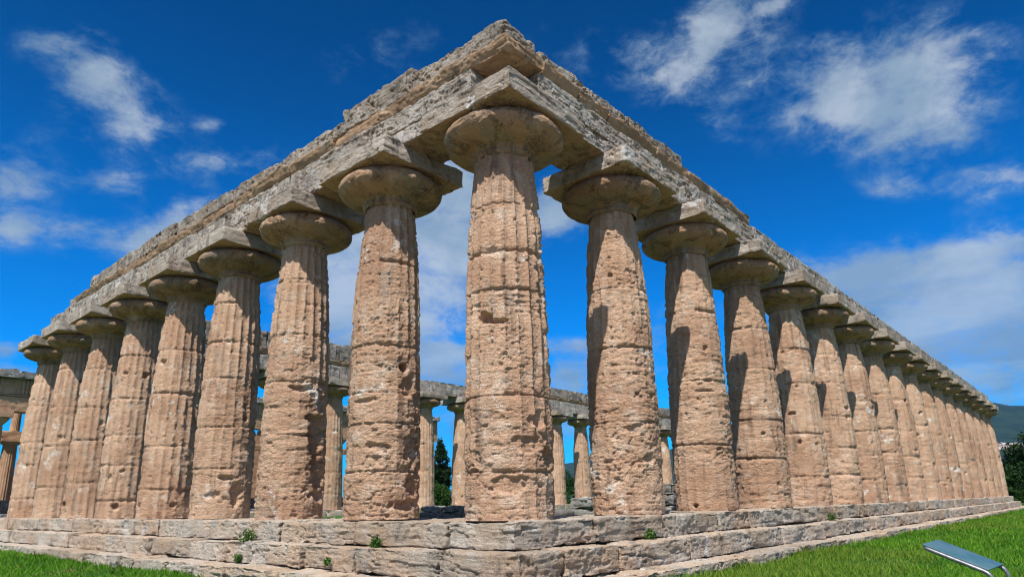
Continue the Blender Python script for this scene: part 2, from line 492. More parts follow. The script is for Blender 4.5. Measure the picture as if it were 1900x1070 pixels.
def lathe(cx, cy, zr, res, seed, amp=0.012, nt=None, dz=0.0):
    zr = np.array(zr, float)
    # resample the outline by arc length
    dd = np.concatenate([[0], np.cumsum(np.hypot(np.diff(zr[:, 0]), np.diff(zr[:, 1])))])
    n = max(14, int(dd[-1] / res))
    tt = np.linspace(0, dd[-1], n)
    Z = np.interp(tt, dd, zr[:, 0]); R = np.interp(tt, dd, zr[:, 1])
    nt = nt or int(min(320, max(48, 5.6 / res)))
    th = np.linspace(0, 2 * math.pi, nt, endpoint=False)
    T, ZZ = np.meshgrid(th, Z, indexing='ij')
    Rg = np.broadcast_to(R, T.shape).ravel()
    T = T.ravel(); ZZ = ZZ.ravel()
    X, Y = Rg * np.cos(T) + seed * 3.1, Rg * np.sin(T) + seed * 5.3
    z2 = ZZ + seed
    k = amp * 0.5 * fbm(X * 2.6, Y * 2.6, z2 * 4, 5, 0.6)
    k += amp * 0.4 * fbm(X * 14, Y * 14, z2 * 20, 3, 0.65)
    k -= amp * 1.6 * ss(0.3, 0.65, fbm(X * 7, Y * 7, z2 * 11, 2))
    k -= amp * 4.5 * ss(0.46, 0.52, fbm(X * 1.9 + 7, Y * 1.9, z2 * 3.4, 4, 0.6)) * ss(0.7, 0.9, Rg)
    k -= amp * 1.2 * ss(0.25, 0.5, fbm(X * 12 + 3, Y * 12, z2 * 16, 2))
    r = Rg + k
    V = np.stack([r * np.cos(T) + cx, r * np.sin(T) + cy, ZZ + dz], -1)
    return V, grid_faces(nt, n, True)


ECH = [(-0.02, 0.462), (0.0, 0.475), (0.02, 0.502), (0.05, 0.505), (0.065, 0.485), (0.10, 0.50), (0.13, 0.53), (0.15, 0.61), (0.185, 0.75), (0.23, 0.865),
       (0.28, 0.93), (0.335, 0.962), (0.39, 0.966), (0.44, 0.947), (0.49, 0.905), (0.535, 0.86), (0.547, 0.60)]
ABH = 0.965


def capital_parts(cx, cy, seed, res, root, dz, ab_jit=0.0):
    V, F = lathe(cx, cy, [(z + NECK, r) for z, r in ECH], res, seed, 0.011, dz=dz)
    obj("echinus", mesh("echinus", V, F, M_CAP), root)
    rs = random.Random(int(seed * 17) + 1)
    z0, z1 = NECK + 0.545 + dz, 6.405 + dz * 0.9
    j = lambda: rs.uniform(-0.02, 0.02)
    hz = z1 - z0
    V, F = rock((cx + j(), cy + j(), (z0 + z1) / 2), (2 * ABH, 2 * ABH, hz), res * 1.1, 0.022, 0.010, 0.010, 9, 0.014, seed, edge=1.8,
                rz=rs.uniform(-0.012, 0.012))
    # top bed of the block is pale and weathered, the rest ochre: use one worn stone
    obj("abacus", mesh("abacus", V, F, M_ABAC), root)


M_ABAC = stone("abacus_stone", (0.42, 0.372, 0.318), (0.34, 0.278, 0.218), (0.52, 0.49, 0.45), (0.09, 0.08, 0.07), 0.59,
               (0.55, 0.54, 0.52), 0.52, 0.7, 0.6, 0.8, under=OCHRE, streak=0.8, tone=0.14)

AX, AY = 3.102, 2.871
FARY = 8 * AY


def column(cx, cy, seed, label, group, wear0, wear_hi, pitted, joints=None, cav=(), bands=(), dz=0.0, rf=1.0, mat=None):
    root = thing("stone_column", (cx, cy, 0), label, "column", group)
    res = res_at((cx - 0.5, cy - 0.4, 3.0), 0.95 * rf)
    rs = random.Random(int(seed * 31) + 5)
    if joints is None:
        joints, zc = [], rs.uniform(0.45, 1.1)
        while zc < 5.0:
            joints.append(zc); zc += rs.uniform(0.75, 1.35)
    if not cav:
        cav = [(rs.uniform(140, 300), rs.uniform(0.3, 4.5), rs.uniform(0.05, 0.16), rs.uniform(0.04, 0.11), rs.uniform(0.05, 0.12))
               for _ in range(5)]
    V, F = shaft_mesh(cx, cy, seed, res, joints, wear0, wear_hi, cav, pitted, NECK + dz, bands)
    obj("shaft", mesh("shaft", V, F, mat or M_SHAFT), root)
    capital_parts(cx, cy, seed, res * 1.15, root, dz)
    return root


G_FRONT = "columns of the short side, left of the corner"
G_FLANK = "columns of the long side, right of the corner"
G_FAR = "columns of the far long side"
ORD = ["", "first", "second", "third", "fourth", "fifth", "sixth", "seventh", "eighth", "ninth", "tenth", "eleventh", "twelfth", "thirteenth",
       "fourteenth", "fifteenth", "sixteenth", "seventeenth"]

column(0, 0, 1.31, "huge weathered corner column, tallest in the middle, with a dark hole at mid height", G_FRONT, 0.8, -0.12, 0.5,
       [0.64, 1.65, 3.21, 3.80, 4.55],
       [(188, 2.80, 0.15, 0.08, 0.17), (206, 2.72, 0.24, 0.045, 0.09), (262, 1.32, 0.22, 0.14, 0.06), (282, 0.78, 0.16, 0.18, 0.13),
        (225, 0.47, 0.42, 0.13, 0.06), (281, 2.95, 0.07, 0.10, 0.07), (190, 1.25, 0.1, 0.05, 0.05),
        (250, 1.0, 0.25, 0.12, 0.05)],
       [(3.80, 0.05, 0.03), (3.0, 0.16, 0.035)], -0.07, 0.92)
LL = {1: "thick eroded column beside the corner on the left, with a square hole in it",
      2: "column with its lower right side deeply broken away",
      3: "sharply fluted column between a broken one and a thinner looking one"}
LCAV = {1: [(263, 2.47, 0.10, 0.11, 0.26), (275, 2.2, 0.2, 0.22, 0.07), (293, 1.88, 0.14, 0.3, 0.07), (284, 1.14, 0.2, 0.3, 0.08), (271, 0.22, 0.3, 0.1, 0.08),
            (223, 1.13, 0.25, 0.08, 0.05), (200, 1.9, 0.25, 0.05, 0.05), (280, 0.55, 0.25, 0.2, 0.08)],
        2: [(284, 1.5, 0.3, 0.45, 0.17), (293, 0.7, 0.3, 0.5, 0.13), (244, 2.46, 0.3, 0.07, 0.09), (262, 1.55, 0.28, 0.06, 0.09), (190, 1.4, 0.2, 0.05, 0.05),
            (290, 2.2, 0.2, 0.2, 0.08)],
        3: [(284, 2.17, 0.11, 0.10, 0.17), (276, 0.5, 0.2, 0.35, 0.10), (245, 0.85, 0.3, 0.06, 0.08), (230, 0.5, 0.2, 0.1, 0.05)]}
LJ = {1: [0.74, 1.53, 2.03, 2.85, 4.36], 2: [1.55, 2.60, 3.55, 4.72], 3: [1.05, 1.95, 3.05, 3.9, 4.85]}
for n in range(1, 9):
    w0, wh = {1: (0.9, 0.35), 2: (0.92, 0.1), 3: (0.62, -0.1), 4: (0.42, -0.1), 5: (0.3, -0.1), 6: (0.2, -0.1), 7: (0.2, -0.1), 8: (0.42, -0.05)}[n]
    lb = LL.get(n, "fluted tan column, %s to the left of the corner column" % ORD[n] if n < 8 else "last fluted column at the far left end of the row")
    column(0, n * AY, 2.17 + n * 1.37, lb, G_FRONT, w0, wh, {1: 0.5, 2: 0.45}.get(n, 0.25), LJ.get(n), LCAV.get(n, ()),
           ((2.1, 0.08, 0.05), (4.2, 0.05, 0.02)) if n == 2 else ())
RJ = {1: [1.53, 2.85, 3.95], 2: [1.30, 2.62, 4.15], 3: [1.12, 2.05, 3.3, 4.35], 4: [0.75, 1.9, 3.3, 4.3]}
RCAV = {1: [(238, 2.01, 0.05, 0.04, 0.08), (254, 0.91, 0.16, 0.07, 0.09), (269, 1.98, 0.05, 0.05, 0.08), (202, 4.2, 0.06, 0.05, 0.06), (230, 1.4, 0.2, 0.1, 0.05)],
        2: [(182, 0.10, 0.07, 0.04, 0.12), (215, 2.4, 0.3, 0.04, 0.06), (240, 1.2, 0.1, 0.05, 0.06), (230, 3.3, 0.06, 0.1, 0.05)],
        3: [(228, 2.41, 0.03, 0.08, 0.06), (215, 1.7, 0.06, 0.05, 0.08)]}
for n in range(1, 18):
    lb = {1: "pitted column beside the corner on the right, shaded down its left edge",
          17: "last column at the far right end of the long row"}.get(n, "weathered tan column, %s to the right of the corner column" % ORD[n])
    cx = n * AX + (0.05 if n == 1 else 0)
    column(cx, 0, 14.6 + n * 1.71, lb, G_FLANK, 0.8 - 0.02 * n, 0.42, 0.5 if n < 4 else 0.4, RJ.get(n), RCAV.get(n, ()),
           ((3.0, 0.12, 0.02),) if n in (2, 3, 6) else ())
for n in range(1, 18):
    lb = "fluted column of the far long side, %s from its left end" % ORD[n]
    column(n * AX, FARY, 50.2 + n * 1.13, lb, G_FAR, 0.25, 0.0, 0.3, rf=1.25)


# ------------------------------------------------------------------ entablature
def sag(s):
    return -0.06 * math.exp(-max(s, 0) / 2.2)


def run(fn, a, b_, lo, hi, rs):
    """cut the stretch a..b_ into blocks lo..hi long"""
    out = [a]
    while out[-1] < b_ - lo * 1.2:
        out.append(min(b_, out[-1] + rs.uniform(lo, hi)))
    out[-1] = b_
    for i in range(len(out) - 1):
        fn(i, out[i], out[i + 1])


def place(front, s0, s1, off_out, off_in, z0, z1, mirror=None):
    """centre and size of a block lying along the row; s along the row, off_out is the outer face"""
    g = 0.016
    if front == 'front':
        return (-(off_out - off_in) / 2.0, (s0 + s1) / 2, (z0 + z1) / 2), (off_out + off_in, s1 - s0 - g, z1 - z0)
    if front == 'flank':
        return ((s0 + s1) / 2, -(off_out - off_in) / 2.0, (z0 + z1) / 2), (s1 - s0 - g, off_out + off_in, z1 - z0)
    return ((s0 + s1) / 2, FARY - (off_out - off_in) / 2.0, (z0 + z1) / 2), (s1 - s0 - g, off_out + off_in, z1 - z0)


def block(root, name, side, s0, s1, oo, oi, z0, z1, mat, seed, rf=1.0, **kw):
    c, sz = place(side, s0, s1, oo, oi, z0, z1)
    near = list(c)
    if side == 'front':
        near[1] = min(max(CAM[1], s0), s1)
    else:
        near[0] = min(max(CAM[0], s0), s1)
    V, F = rock(c, sz, res_at(near, rf, 0.015), seed=seed, **kw)
    return obj(name, mesh(name, V, F, mat), root)


ragged = lambda a, f=1.1: (lambda x, y: a * fbm(x * f, y * f, x * 0 + 3.3, 4) - a * 0.7 * ss(0.2, 0.5, fbm(x * 2.7, y * 2.7, x * 0 + 8, 3)))


def entablature(side, label, cols, step, topo, mould, extra):
    rs = random.Random({'front': 3, 'flank': 8, 'far': 21}[side])
    y0 = FARY if side == 'far' else 0
    root = thing("temple_entablature", (0, y0, 6.4), label, "entablature", None)
    near = side != 'far'
    # architrave beams, one per bay
    for k in range(cols):
        s0, s1 = k * step, (k + 1) * step
        if k == 0:
            s0 = -0.5 if side == 'front' else (0.515 if side == 'flank' else 0.0)
        if k == cols - 1:
            s1 += extra
        dz = sag((s0 + s1) / 2) if near else 0.0
        z0 = 6.412 + dz
        zt = 7.14 + dz + rs.uniform(-0.01, 0.03)
        jo = 0.50 + rs.uniform(-0.012, 0.012)
        kw = dict(r0=0.022, amp=0.015, pit=0.014, pitf=11.0, strata=0.020, edge=1.8)
        if k == 0 and near:
            # lower half runs to the corner, the upper half has broken off there
            block(root, "architrave_block", side, s0, s1, jo, 0.48, z0, 6.73 + dz, M_GREY, 3.3 + k, **kw)
            u0 = 0.24 if side == 'front' else 0.30
            block(root, "architrave_block", side, u0, s1, jo + 0.004, 0.46, 6.735 + dz, zt, M_GREY, 5.1 + k, **kw)
        else:
            block(root, "architrave_block", side, s0, s1, jo, 0.48, z0, zt, M_GREY, 3.3 + k * 1.9, 1.0 if near else 1.3, **kw)
    # brown moulding course
    def mo(i, a, b_):
        pr_, h = mould(a, b_, rs)
        if pr_ is None:
            return
        dz = sag((a + b_) / 2) if near else 0.0

        def prof(P, hh, side=side):
            # ovolo: the under side is cut back towards the face
            t = np.clip((P[:, 2] + hh[2]) / (2 * hh[2]), 0, 1)
            ax = 0 if side == 'front' else 1
            k = np.where(P[:, ax] < 0, 1.0, 0.0)
            P[:, ax] += k * (1 - t) ** 1.6 * np.clip(pr_ - 0.44, 0.01, 0.1)
            return P
        block(root, "moulding_block", side, a, b_, pr_, 0.40, 7.165 + dz, 7.165 + dz + h, M_BROWN, 7.7 + i * 2.3, 1.0 if near else 1.4, r0=0.035, amp=0.030, pit=0.008,
              pitf=8.0, strata=0.014, edge=1.8, cut=prof)
    run(mo, *topo['mould'], 0.9, 1.9, rs)
    # pitted top course
    def tp(i, a, b_):
        h = topo['h']((a + b_) / 2, rs)
        if h is None:
            return
        dz = sag((a + b_) / 2) if near else 0.0
        block(root, "frieze_block", side, a, b_, 0.45 + rs.uniform(-0.025, 0.02), 0.40, 7.42 + dz, h + dz, M_PIT, 9.9 + i * 1.7, 1.0 if near else 1.4, r0=0.04,
              amp=0.024, pit=0.034, pitf=12.0, strata=0.006, edge=1.6, top=ragged(0.045))
    run(tp, *topo['top'], 1.2, 2.3, rs)
    return root


def front_h(s, rs):
    return float(np.interp(s, [0, 0.5, 1.5, 3, 4.2, 5.4, 7, 9, 12, 16, 18.5], [7.80, 7.80, 7.86, 7.93, 7.90, 7.72, 7.68, 7.80, 7.88, 7.86, 7.80])) + rs.uniform(-0.04, 0.04)


def front_m(a, b_, rs):
    if a < 0.2:
        return 0.56, 0.255
    return rs.choice([0.50, 0.56, 0.52, 0.47, 0.54, 0.51]), rs.uniform(0.22, 0.255)


def flank_h(s, rs):
    return 7.70 + rs.uniform(-0.06, 0.08)


def flank_m(a, b_, rs):
    if a < 0.7:
        return 0.55, 0.25
    return rs.choice([0.49, 0.55, 0.51, 0.53]), rs.uniform(0.22, 0.255)


entablature('front', "long weathered stone beam course on the left colonnade with a ragged pitted top", 8, AY,
            {'mould': (-0.58, 19.6), 'h': front_h, 'top': (-0.43, 18.4)}, front_m, -0.75)
entablature('flank', "stone beam course on the right colonnade, topped by pitted blocks only near the corner", 17, AX,
            {'mould': (0.46, 9.2), 'h': lambda s, rs: flank_h(s, rs) if s < 5.6 else None, 'top': (0.45, 5.5)},
            lambda a, b_, rs: flank_m(a, b_, rs) if a < 7 else (0.50, 0.16), 0.55)
entablature('far', "stone beam course on the far colonnade seen through the columns", 17, AX,
            {'mould': (0.3, 52), 'h': lambda s, rs: (8.30 if s < 16 else 8.05) + rs.uniform(-0.05, 0.05) if (s < 16.2 or s > 25.5) else None, 'top': (0.3, 52)},
            lambda a, b_, rs: (None, None) if 16.5 < a < 25 else (0.52, 0.25), 0.5)

# ------------------------------------------------------------------ stepped base
base = thing("stepped_base", (0, 0, -0.7), "three worn grey stone steps running round the foot of the colonnade", "steps")


def course(root, name, off, depth, z0, z1, seed, lmin, lmax, far_end=(24.0, 53.9), corner=0.75):
    rs = random.Random(seed)
    part = bpy.data.objects.new(name, None)
    COL.objects.link(part)
    part.parent = root
    part.matrix_parent_inverse = Matrix.Translation(root.location).inverted()
    cnt = 0

    def one(side, a, b_):
        nonlocal cnt
        j = rs.uniform(-0.045, 0.03)
        zj = rs.uniform(-0.016, 0.004)
        g = rs.choice([0.012, 0.018, 0.025, 0.035, 0.06])
        if side == 'front':
            c = (-off + j + depth / 2, (a + b_) / 2, (z0 + z1) / 2 + zj); sz = (depth, b_ - a - g, z1 - z0)
            nr = (c[0], min(max(-3, a), b_), c[2])
        else:
            c = ((a + b_) / 2, -off + j + depth / 2, (z0 + z1) / 2 + zj); sz = (b_ - a - g, depth, z1 - z0)
            nr = (min(max(-3, a), b_), c[1], c[2])
        V, F = rock(c, sz, res_at(nr, 0.95, 0.014), 0.024, 0.016, 0.010, 9.0, 0.022, seed + cnt * 1.37, edge=2.2,
                    rz=rs.uniform(-0.012, 0.012), tilt=(rs.uniform(-.006, .006), rs.uniform(-.006, .006)))
        o = obj("step_block", mesh("step_block", V, F, M_STEP))
        o.parent = part
        cnt += 1
    # corner block, then along the front, then along the flank
    yy = -off
    first = True
    while yy < far_end[0]:
        L = rs.uniform(lmin, lmax) if not first else corner * rs.uniform(1.4, 1.9)
        sc = 1.0 if yy < 10 else 1.6
        e = min(far_end[0], yy + L * sc)
        one('front', yy, e); yy = e; first = False
    xx = -off + depth + 0.004
    while xx < far_end[1]:
        sc = 1.0 if xx < 10 else 1.5
        e = min(far_end[1], xx + rs.uniform(lmin, lmax) * sc)
        one('flank', xx, e); xx = e
    return part


course(base, "top_step", 0.78, 1.75, -0.345, -0.004, 11, 0.9, 2.4)
course(base, "middle_step", 1.14, 0.85, -0.70, -0.352, 23, 1.2, 2.8)
course(base, "bottom_step", 1.62, 0.98, -1.12, -0.708, 37, 1.1, 2.6)


part = bpy.data.objects.new("far_step", None)
COL.objects.link(part); part.parent = base
part.matrix_parent_inverse = Matrix.Translation(base.location).inverted()
for i in range(26):
    V, F = rock((0.2 + i * 2.1, FARY, -0.5), (2.07, 1.9, 0.99), 0.08, 0.03, 0.03, 0.0, 6, 0.02, 200 + i * 1.3)
    o = obj("step_block", mesh("step_block", V, F, M_STEP)); o.parent = part

# ------------------------------------------------------------------ ground
def gz(x, y):
    left = ss(-1.2, -3.0, x) * ss(-4.0, 1.0, y)
    z = -0.885 - 0.275 * left
    near = ss(9.0, 2.0, np.hypot(x + 7.3, y + 6.4))
    z = z - 0.25 * near
    inside = ss(-0.5, 0.9, x) * ss(-0.5, 0.9, y) * ss(55, 53.5, x) * ss(24.8, 23.3, y)
    z = z * (1 - inside) + (-0.28) * inside
    return z


def ground():
    def axis(a, b_, fine, far):
        inner = np.arange(a, b_, fine)
        t = np.geomspace(1, far, 40)
        return np.concatenate([(a - t)[::-1], inner, b_ + t - 1 + fine])
    xs = axis(-12, 64, 0.5, 9000); ys = axis(-22, 34, 0.5, 9000)
    X, Y = np.meshgrid(xs, ys, indexing='ij')
    X = X.ravel(); Y = Y.ravel()
    Z = gz(X, Y) + 0.03 * fbm(X * 0.6, Y * 0.6, X * 0, 3)
    Z = np.where(np.hypot(X, Y) > 200, -1.2, Z)
    mt, nb, bs = principled("grassy_ground")
    p = nb.node('ShaderNodeNewGeometry').outputs['Position']
    c = nb.mix(nb.ramp(nb.noise(p, 0.5, 6), 0.4, 0.62), (0.03, 0.10, 0.012), (0.06, 0.16, 0.02))
    c = nb.mix(nb.ramp(nb.noise(p, 0.35, 6, 0.6), 0.58, 0.68), c, (0.20, 0.13, 0.075))
    c = nb.mix(nb.ramp(nb.noise(p, 9, 4, 0.7), 0.35, 0.65, 0, .5), c, (0.03, 0.055, 0.012))
    nb.l.new(c, bs.inputs['Base Color'])
    o = obj("ground", mesh("ground", np.stack([X, Y, Z], -1), grid_faces(len(xs), len(ys)), mt))
    tag(o, kind="structure")


ground()


def added_bounce_ground():
    # unseen gravel sheet added around the camera to bounce warm light upwards
    a = np.linspace(-45, 45, 160); t = np.linspace(-13, 5.0, 40)
    A, T = np.meshgrid(a, t, indexing='ij')
    A = A.ravel(); T = T.ravel() + 0.35 * fbm(A * 0.5, T.ravel() * 0.1, A * 0 + 2, 3)
    X = CAM[0] + 0.755 * T - 0.656 * A
    Y = CAM[1] + 0.656 * T + 0.755 * A
    Z = gz(X, Y) + 0.03 * fbm(X * 0.6, Y * 0.6, X * 0, 3) + 0.03
    mt, nb, bs = principled("bounce_gravel")
    p = nb.node('ShaderNodeNewGeometry').outputs['Position']
    c = nb.mix(nb.ramp(nb.noise(p, 1.1, 6), 0.4, 0.62), (0.26, 0.205, 0.15), (0.34, 0.28, 0.215))
    c = nb.mix(0.5, c, nb.mix(1.0, c, nb.ramp(nb.noise(p, 45, 4, 0.8), 0.3, 0.7, 0.5, 1.4), 'MULTIPLY'))
    nb.l.new(c, bs.inputs['Base Color'])
    tag(obj("added_bounce_ground", mesh("added_bounce_ground", np.stack([X, Y, Z], -1), grid_faces(160, 40), mt)), kind="structure")


added_bounce_ground()


def grass():
    rs = np.random.default_rng(5)
    spots = []
    # long side meadow
    n = 190000
    x = rs.uniform(0, 1, n) ** 1.5 * 75 - 5
    y = -1.55 - rs.uniform(0, 1, n) ** 1.15 * np.clip(2.2 + (x + 6) * 0.22, 2, 14)
    spots.append((x, y))
    n = 45000
    x2 = -1.6 - rs.uniform(0, 1, n) ** 1.1 * 3.6
    y2 = 5.5 + rs.uniform(0, 1, n) * 20
    spots.append((x2, y2))
    # inside the temple
    n = 14000
    x3 = rs.uniform(5, 16, n); y3 = rs.uniform(1.5, 8, n)
    k = fbm(x3 * 0.7, y3 * 0.7, x3 * 0 + 2, 2) > 0.05
    spots.append((x3[k], y3[k]))
    x = np.concatenate([s[0] for s in spots]); y = np.concatenate([s[1] for s in spots])
    z = gz(x, y) + 0.03 * fbm(x * 0.6, y * 0.6, x * 0, 3) - 0.01
    n = len(x)
    dist = np.hypot(x - CAM[0], y - CAM[1])
    clump = fbm(x * 1.6, y * 1.6, x * 0 + 1, 3)
    tall = ss(0.5, 0.0, np.minimum(np.abs(y + 1.75), np.abs(x + 1.75)))
    h = rs.uniform(0.04, 0.105, n) * (1 + 0.5 * clump) * (1 + 0.5 * tall * (rs.random(n) < 0.5))
    wd = np.maximum(0.010, dist / PX * 0.55) * rs.uniform(0.7, 1.3, n)
    a = rs.uniform(0, 2 * math.pi, n)
    ln = rs.uniform(0.2, 0.9, n) * h
    la = rs.uniform(0, 2 * math.pi, n)
    V = np.zeros((n, 3, 3))
    V[:, 0] = np.stack([x - wd * np.cos(a), y - wd * np.sin(a), z], -1)
    V[:, 1] = np.stack([x + wd * np.cos(a), y + wd * np.sin(a), z], -1)
    V[:, 2] = np.stack([x + ln * np.cos(la), y + ln * np.sin(la), z + h], -1)
    F = np.arange(n * 3).reshape(n, 3)
    t = np.clip(0.5 + 0.35 * clump + rs.normal(0, 0.25, n), 0, 1)[:, None]
    c = np.array([0.035, 0.15, 0.010]) * (1 - t) + np.array([0.145, 0.33, 0.02]) * t
    pal = ss(0.05, 0.5, fbm(x * 0.35, y * 0.35, x * 0 + 6, 3))[:, None] * 0.6
    c = c * (1 - pal) + np.array([0.17, 0.25, 0.03]) * pal
    dry = (rs.random(n) < 0.07)[:, None]
    c = np.where(dry, np.array([0.22, 0.21, 0.06]), c)
    mt, nb, bs = principled("grass_blades")
    at = nb.node('ShaderNodeAttribute', attribute_name="tint")
    nb.l.new(at.outputs['Color'], bs.inputs['Base Color'])
    bs.inputs['Roughness'].default_value = 0.6
    tr = nb.node('ShaderNodeBsdfTranslucent')
    nb.l.new(at.outputs['Color'], tr.inputs['Color'])
    mx = nb.node('ShaderNodeMixShader')
    mx.inputs[0].default_value = 0.35
    nb.l.new(bs.outputs[0], mx.inputs[1]); nb.l.new(tr.outputs[0], mx.inputs[2])
    nb.l.new(mx.outputs[0], nb.n['Material Output'].inputs[0])
    o = obj("grass", mesh("grass", V.reshape(-1, 3), F, mt, False, np.repeat(c, 3, 0)))
    tag(o, "bright green grass growing along the foot of the steps", "grass", kind="stuff")


grass()


# ------------------------------------------------------------------ plants
def leaf_mat(name, rough=0.6, trans=0.25):
    mt, nb, bs = principled(name)
    at = nb.node('ShaderNodeAttribute', attribute_name="tint")
    nb.l.new(at.outputs['Color'], bs.inputs['Base Color'])
    bs.inputs['Roughness'].default_value = rough
    tr = nb.node('ShaderNodeBsdfTranslucent')
    nb.l.new(at.outputs['Color'], tr.inputs['Color'])
    mx = nb.node('ShaderNodeMixShader')
    mx.inputs[0].default_value = trans
    nb.l.new(bs.outputs[0], mx.inputs[1]); nb.l.new(tr.outputs[0], mx.inputs[2])
    nb.l.new(mx.outputs[0], nb.n['Material Output'].inputs[0])
    return mt


M_LEAF = leaf_mat("leaves")
M_BARK = stone("bark", (0.10, 0.07, 0.045), (0.06, 0.04, 0.03), (0.14, 0.10, 0.07), (0.03, 0.025, 0.02), 0.7)


def leaves(P, size, c0, c1, rs, t=None, flat=0.0):
    n = len(P)
    nrm = rs.normal(size=(n, 3)); nrm[:, 2] += flat
    nrm /= np.linalg.norm(nrm, axis=1, keepdims=True)
    ref = rs.normal(size=(n, 3))
    a = np.cross(nrm, ref); a /= np.linalg.norm(a, axis=1, keepdims=True)
    b_ = np.cross(nrm, a)
    s = (size * rs.uniform(0.6, 1.4, n))[:, None]
    V = np.stack([P - a * s, P - b_ * s * 0.45, P + a * s, P + b_ * s * 0.45], 1)
    t = (rs.random(n) if t is None else np.clip(t + rs.normal(0, .18, n), 0, 1))[:, None]
    c = np.array(c0) * (1 - t) + np.array(c1) * t
    return V.reshape(-1, 3), np.arange(4 * n).reshape(n, 4), np.repeat(c, 4, 0)


def tube(path, radii, n=8):
    path = np.array(path, float)
    V = []
    for i, p in enumerate(path):
        t = path[min(i + 1, len(path) - 1)] - path[max(i - 1, 0)]
        t /= np.linalg.norm(t)
        r_ = np.cross(t, [0.31, 0.22, 0.93] if abs(t[2]) < 0.9 else [1, 0, 0]); r_ /= np.linalg.norm(r_)
        s_ = np.cross(t, r_)
        for k in range(n):
            a = 2 * math.pi * k / n
            V.append(p + radii[i] * (math.cos(a) * r_ + math.sin(a) * s_))
    F = []
    for i in range(len(path) - 1):
        for k in range(n):
            F.append((i * n + k, i * n + (k + 1) % n, (i + 1) * n + (k + 1) % n, (i + 1) * n + k))
    return np.array(V), np.array(F)


def tree(name, loc, h, clumps, n_leaf, size, c0, c1, seed, label, cat, group=None, trunk_r=0.18, lean=(0, 0)):
    """clumps: (dx, dy, z, rx, rz)"""
    rs = np.random.default_rng(seed)
    root = thing(name, loc, label, cat, group)
    L = np.array(loc)
    parts = [tube([L + (0, 0, -0.3), L + (lean[0] * .4, lean[1] * .4, h * 0.4), L + (lean[0], lean[1], h * 0.8)], [trunk_r, trunk_r * .7, trunk_r * .25])]
    tot = sum(c[3] ** 2 * c[4] for c in clumps)
    Vs, Fs, Cs, o = [], [], [], 0
    for c in clumps:
        cc = L + np.array(c[:3])
        parts.append(tube([L + (lean[0] * .3, lean[1] * .3, min(h * 0.35, c[2] * .7)), (L + cc) / 2 + (0, 0, c[2] * .2), cc], [trunk_r * .4, trunk_r * .25, trunk_r * .08], 6))
        k = max(60, int(n_leaf * c[3] ** 2 * c[4] / tot))
        v = rs.normal(size=(k, 3)); v /= np.linalg.norm(v, axis=1, keepdims=True)
        rr = rs.uniform(0.25, 1.0, k) ** 0.5
        wob = 1 + 0.45 * fbm(v[:, 0] * 2 + seed, v[:, 1] * 2 + c[0], v[:, 2] * 2 + c[2], 3)
        P = cc + v * (rr * wob)[:, None] * np.array([c[3], c[3], c[4]])
        keep = fbm(P[:, 0] * 1.1 + seed, P[:, 1] * 1.1, P[:, 2] * 1.1, 2) > -0.28
        P = P[keep]
        tt = 0.45 + 0.5 * fbm(P[:, 0] * 0.7, P[:, 1] * 0.7, P[:, 2] * 0.9 + seed, 2)
        V, F, C = leaves(P, size, c0, c1, rs, tt, 0.4)
        Vs.append(V); Fs.append(F + o); Cs.append(C); o += len(V)
    V, F = join(parts)
    obj("trunk", mesh("trunk", V, F, M_BARK), root)
    obj("crown", mesh("crown", np.concatenate(Vs), np.concatenate(Fs), M_LEAF, False, np.concatenate(Cs)), root)
    return root


def at_dir(azd, dist):
    return (CAM[0] + dist * math.cos(rad(azd)), CAM[1] + dist * math.sin(rad(azd)), -1.2)


# cypress seen between the far columns
rs0 = random.Random(4)
cl = [(rs0.uniform(-.35, .35), rs0.uniform(-.35, .35), 1.0 + i * 0.55, (1.35 if i < 8 else 1.35 - (i - 7) * 0.13) * rs0.uniform(.85, 1.1), 0.8) for i in range(15)]
tree("cypress_tree", at_dir(47.3, 88), 8.6, cl, 30000, 0.17, (0.012, 0.030, 0.010), (0.035, 0.07, 0.020), 3, "tall dark cypress seen through the gap left of the corner column", "tree")
tree("leafy_bush", at_dir(48.0, 80), 4.6, [(0, 0, 1.6, 1.8, 1.5), (.8, -.6, 2.6, 1.4, 1.3), (-1.2, .6, 2.4, 1.2, 1.2)], 7000, 0.14, (0.015, 0.05, 0.010), (0.06, 0.13, 0.022), 5,
     "bright green bush at the foot of the dark cypress", "bush")
tree("leafy_bush", at_dir(36.2, 95), 6.4, [(0, 0, 2.0, 2.4, 2.0), (1.0, -1, 3.6, 1.9, 1.5), (-1.2, .8, 4.4, 1.5, 1.2)], 8000, 0.16, (0.015, 0.045, 0.010), (0.05, 0.12, 0.022), 6,
     "green bush seen through the gap right of the corner column", "bush")
# trees past the far right end
tree("pine_tree", at_dir(3.75, 104), 9.4, [(0, 0, 7.6, 1.5, 1.0), (-.9, .9, 6.2, 1.9, 1.2), (.9, -1.4, 6.6, 2.2, 1.3), (0, 1.4, 4.5, 2.4, 1.3), (.6, -1.6, 3.4, 2.8, 1.6), (0, .8, 2.0, 2.6, 1.5), (0, 1.9, 7.2, .8, .35)],
     26000, 0.17, (0.008, 0.022, 0.007), (0.035, 0.075, 0.018), 8, "dark conifer standing at the right edge beyond the row end", "tree", trunk_r=0.25)
tree("broadleaf_tree", at_dir(4.9, 96), 4.9, [(0, 0, 1.6, 2.0, 1.7), (-.4, .9, 3.0, 1.5, 1.3), (0, -1.2, 2.6, 1.7, 1.4), (.3, 1.4, 1.7, 1.3, 1.3)], 14000, 0.15, (0.012, 0.040, 0.008), (0.05, 0.11, 0.02), 9,
     "lower mid green tree tucked between the row end and the conifer", "tree")
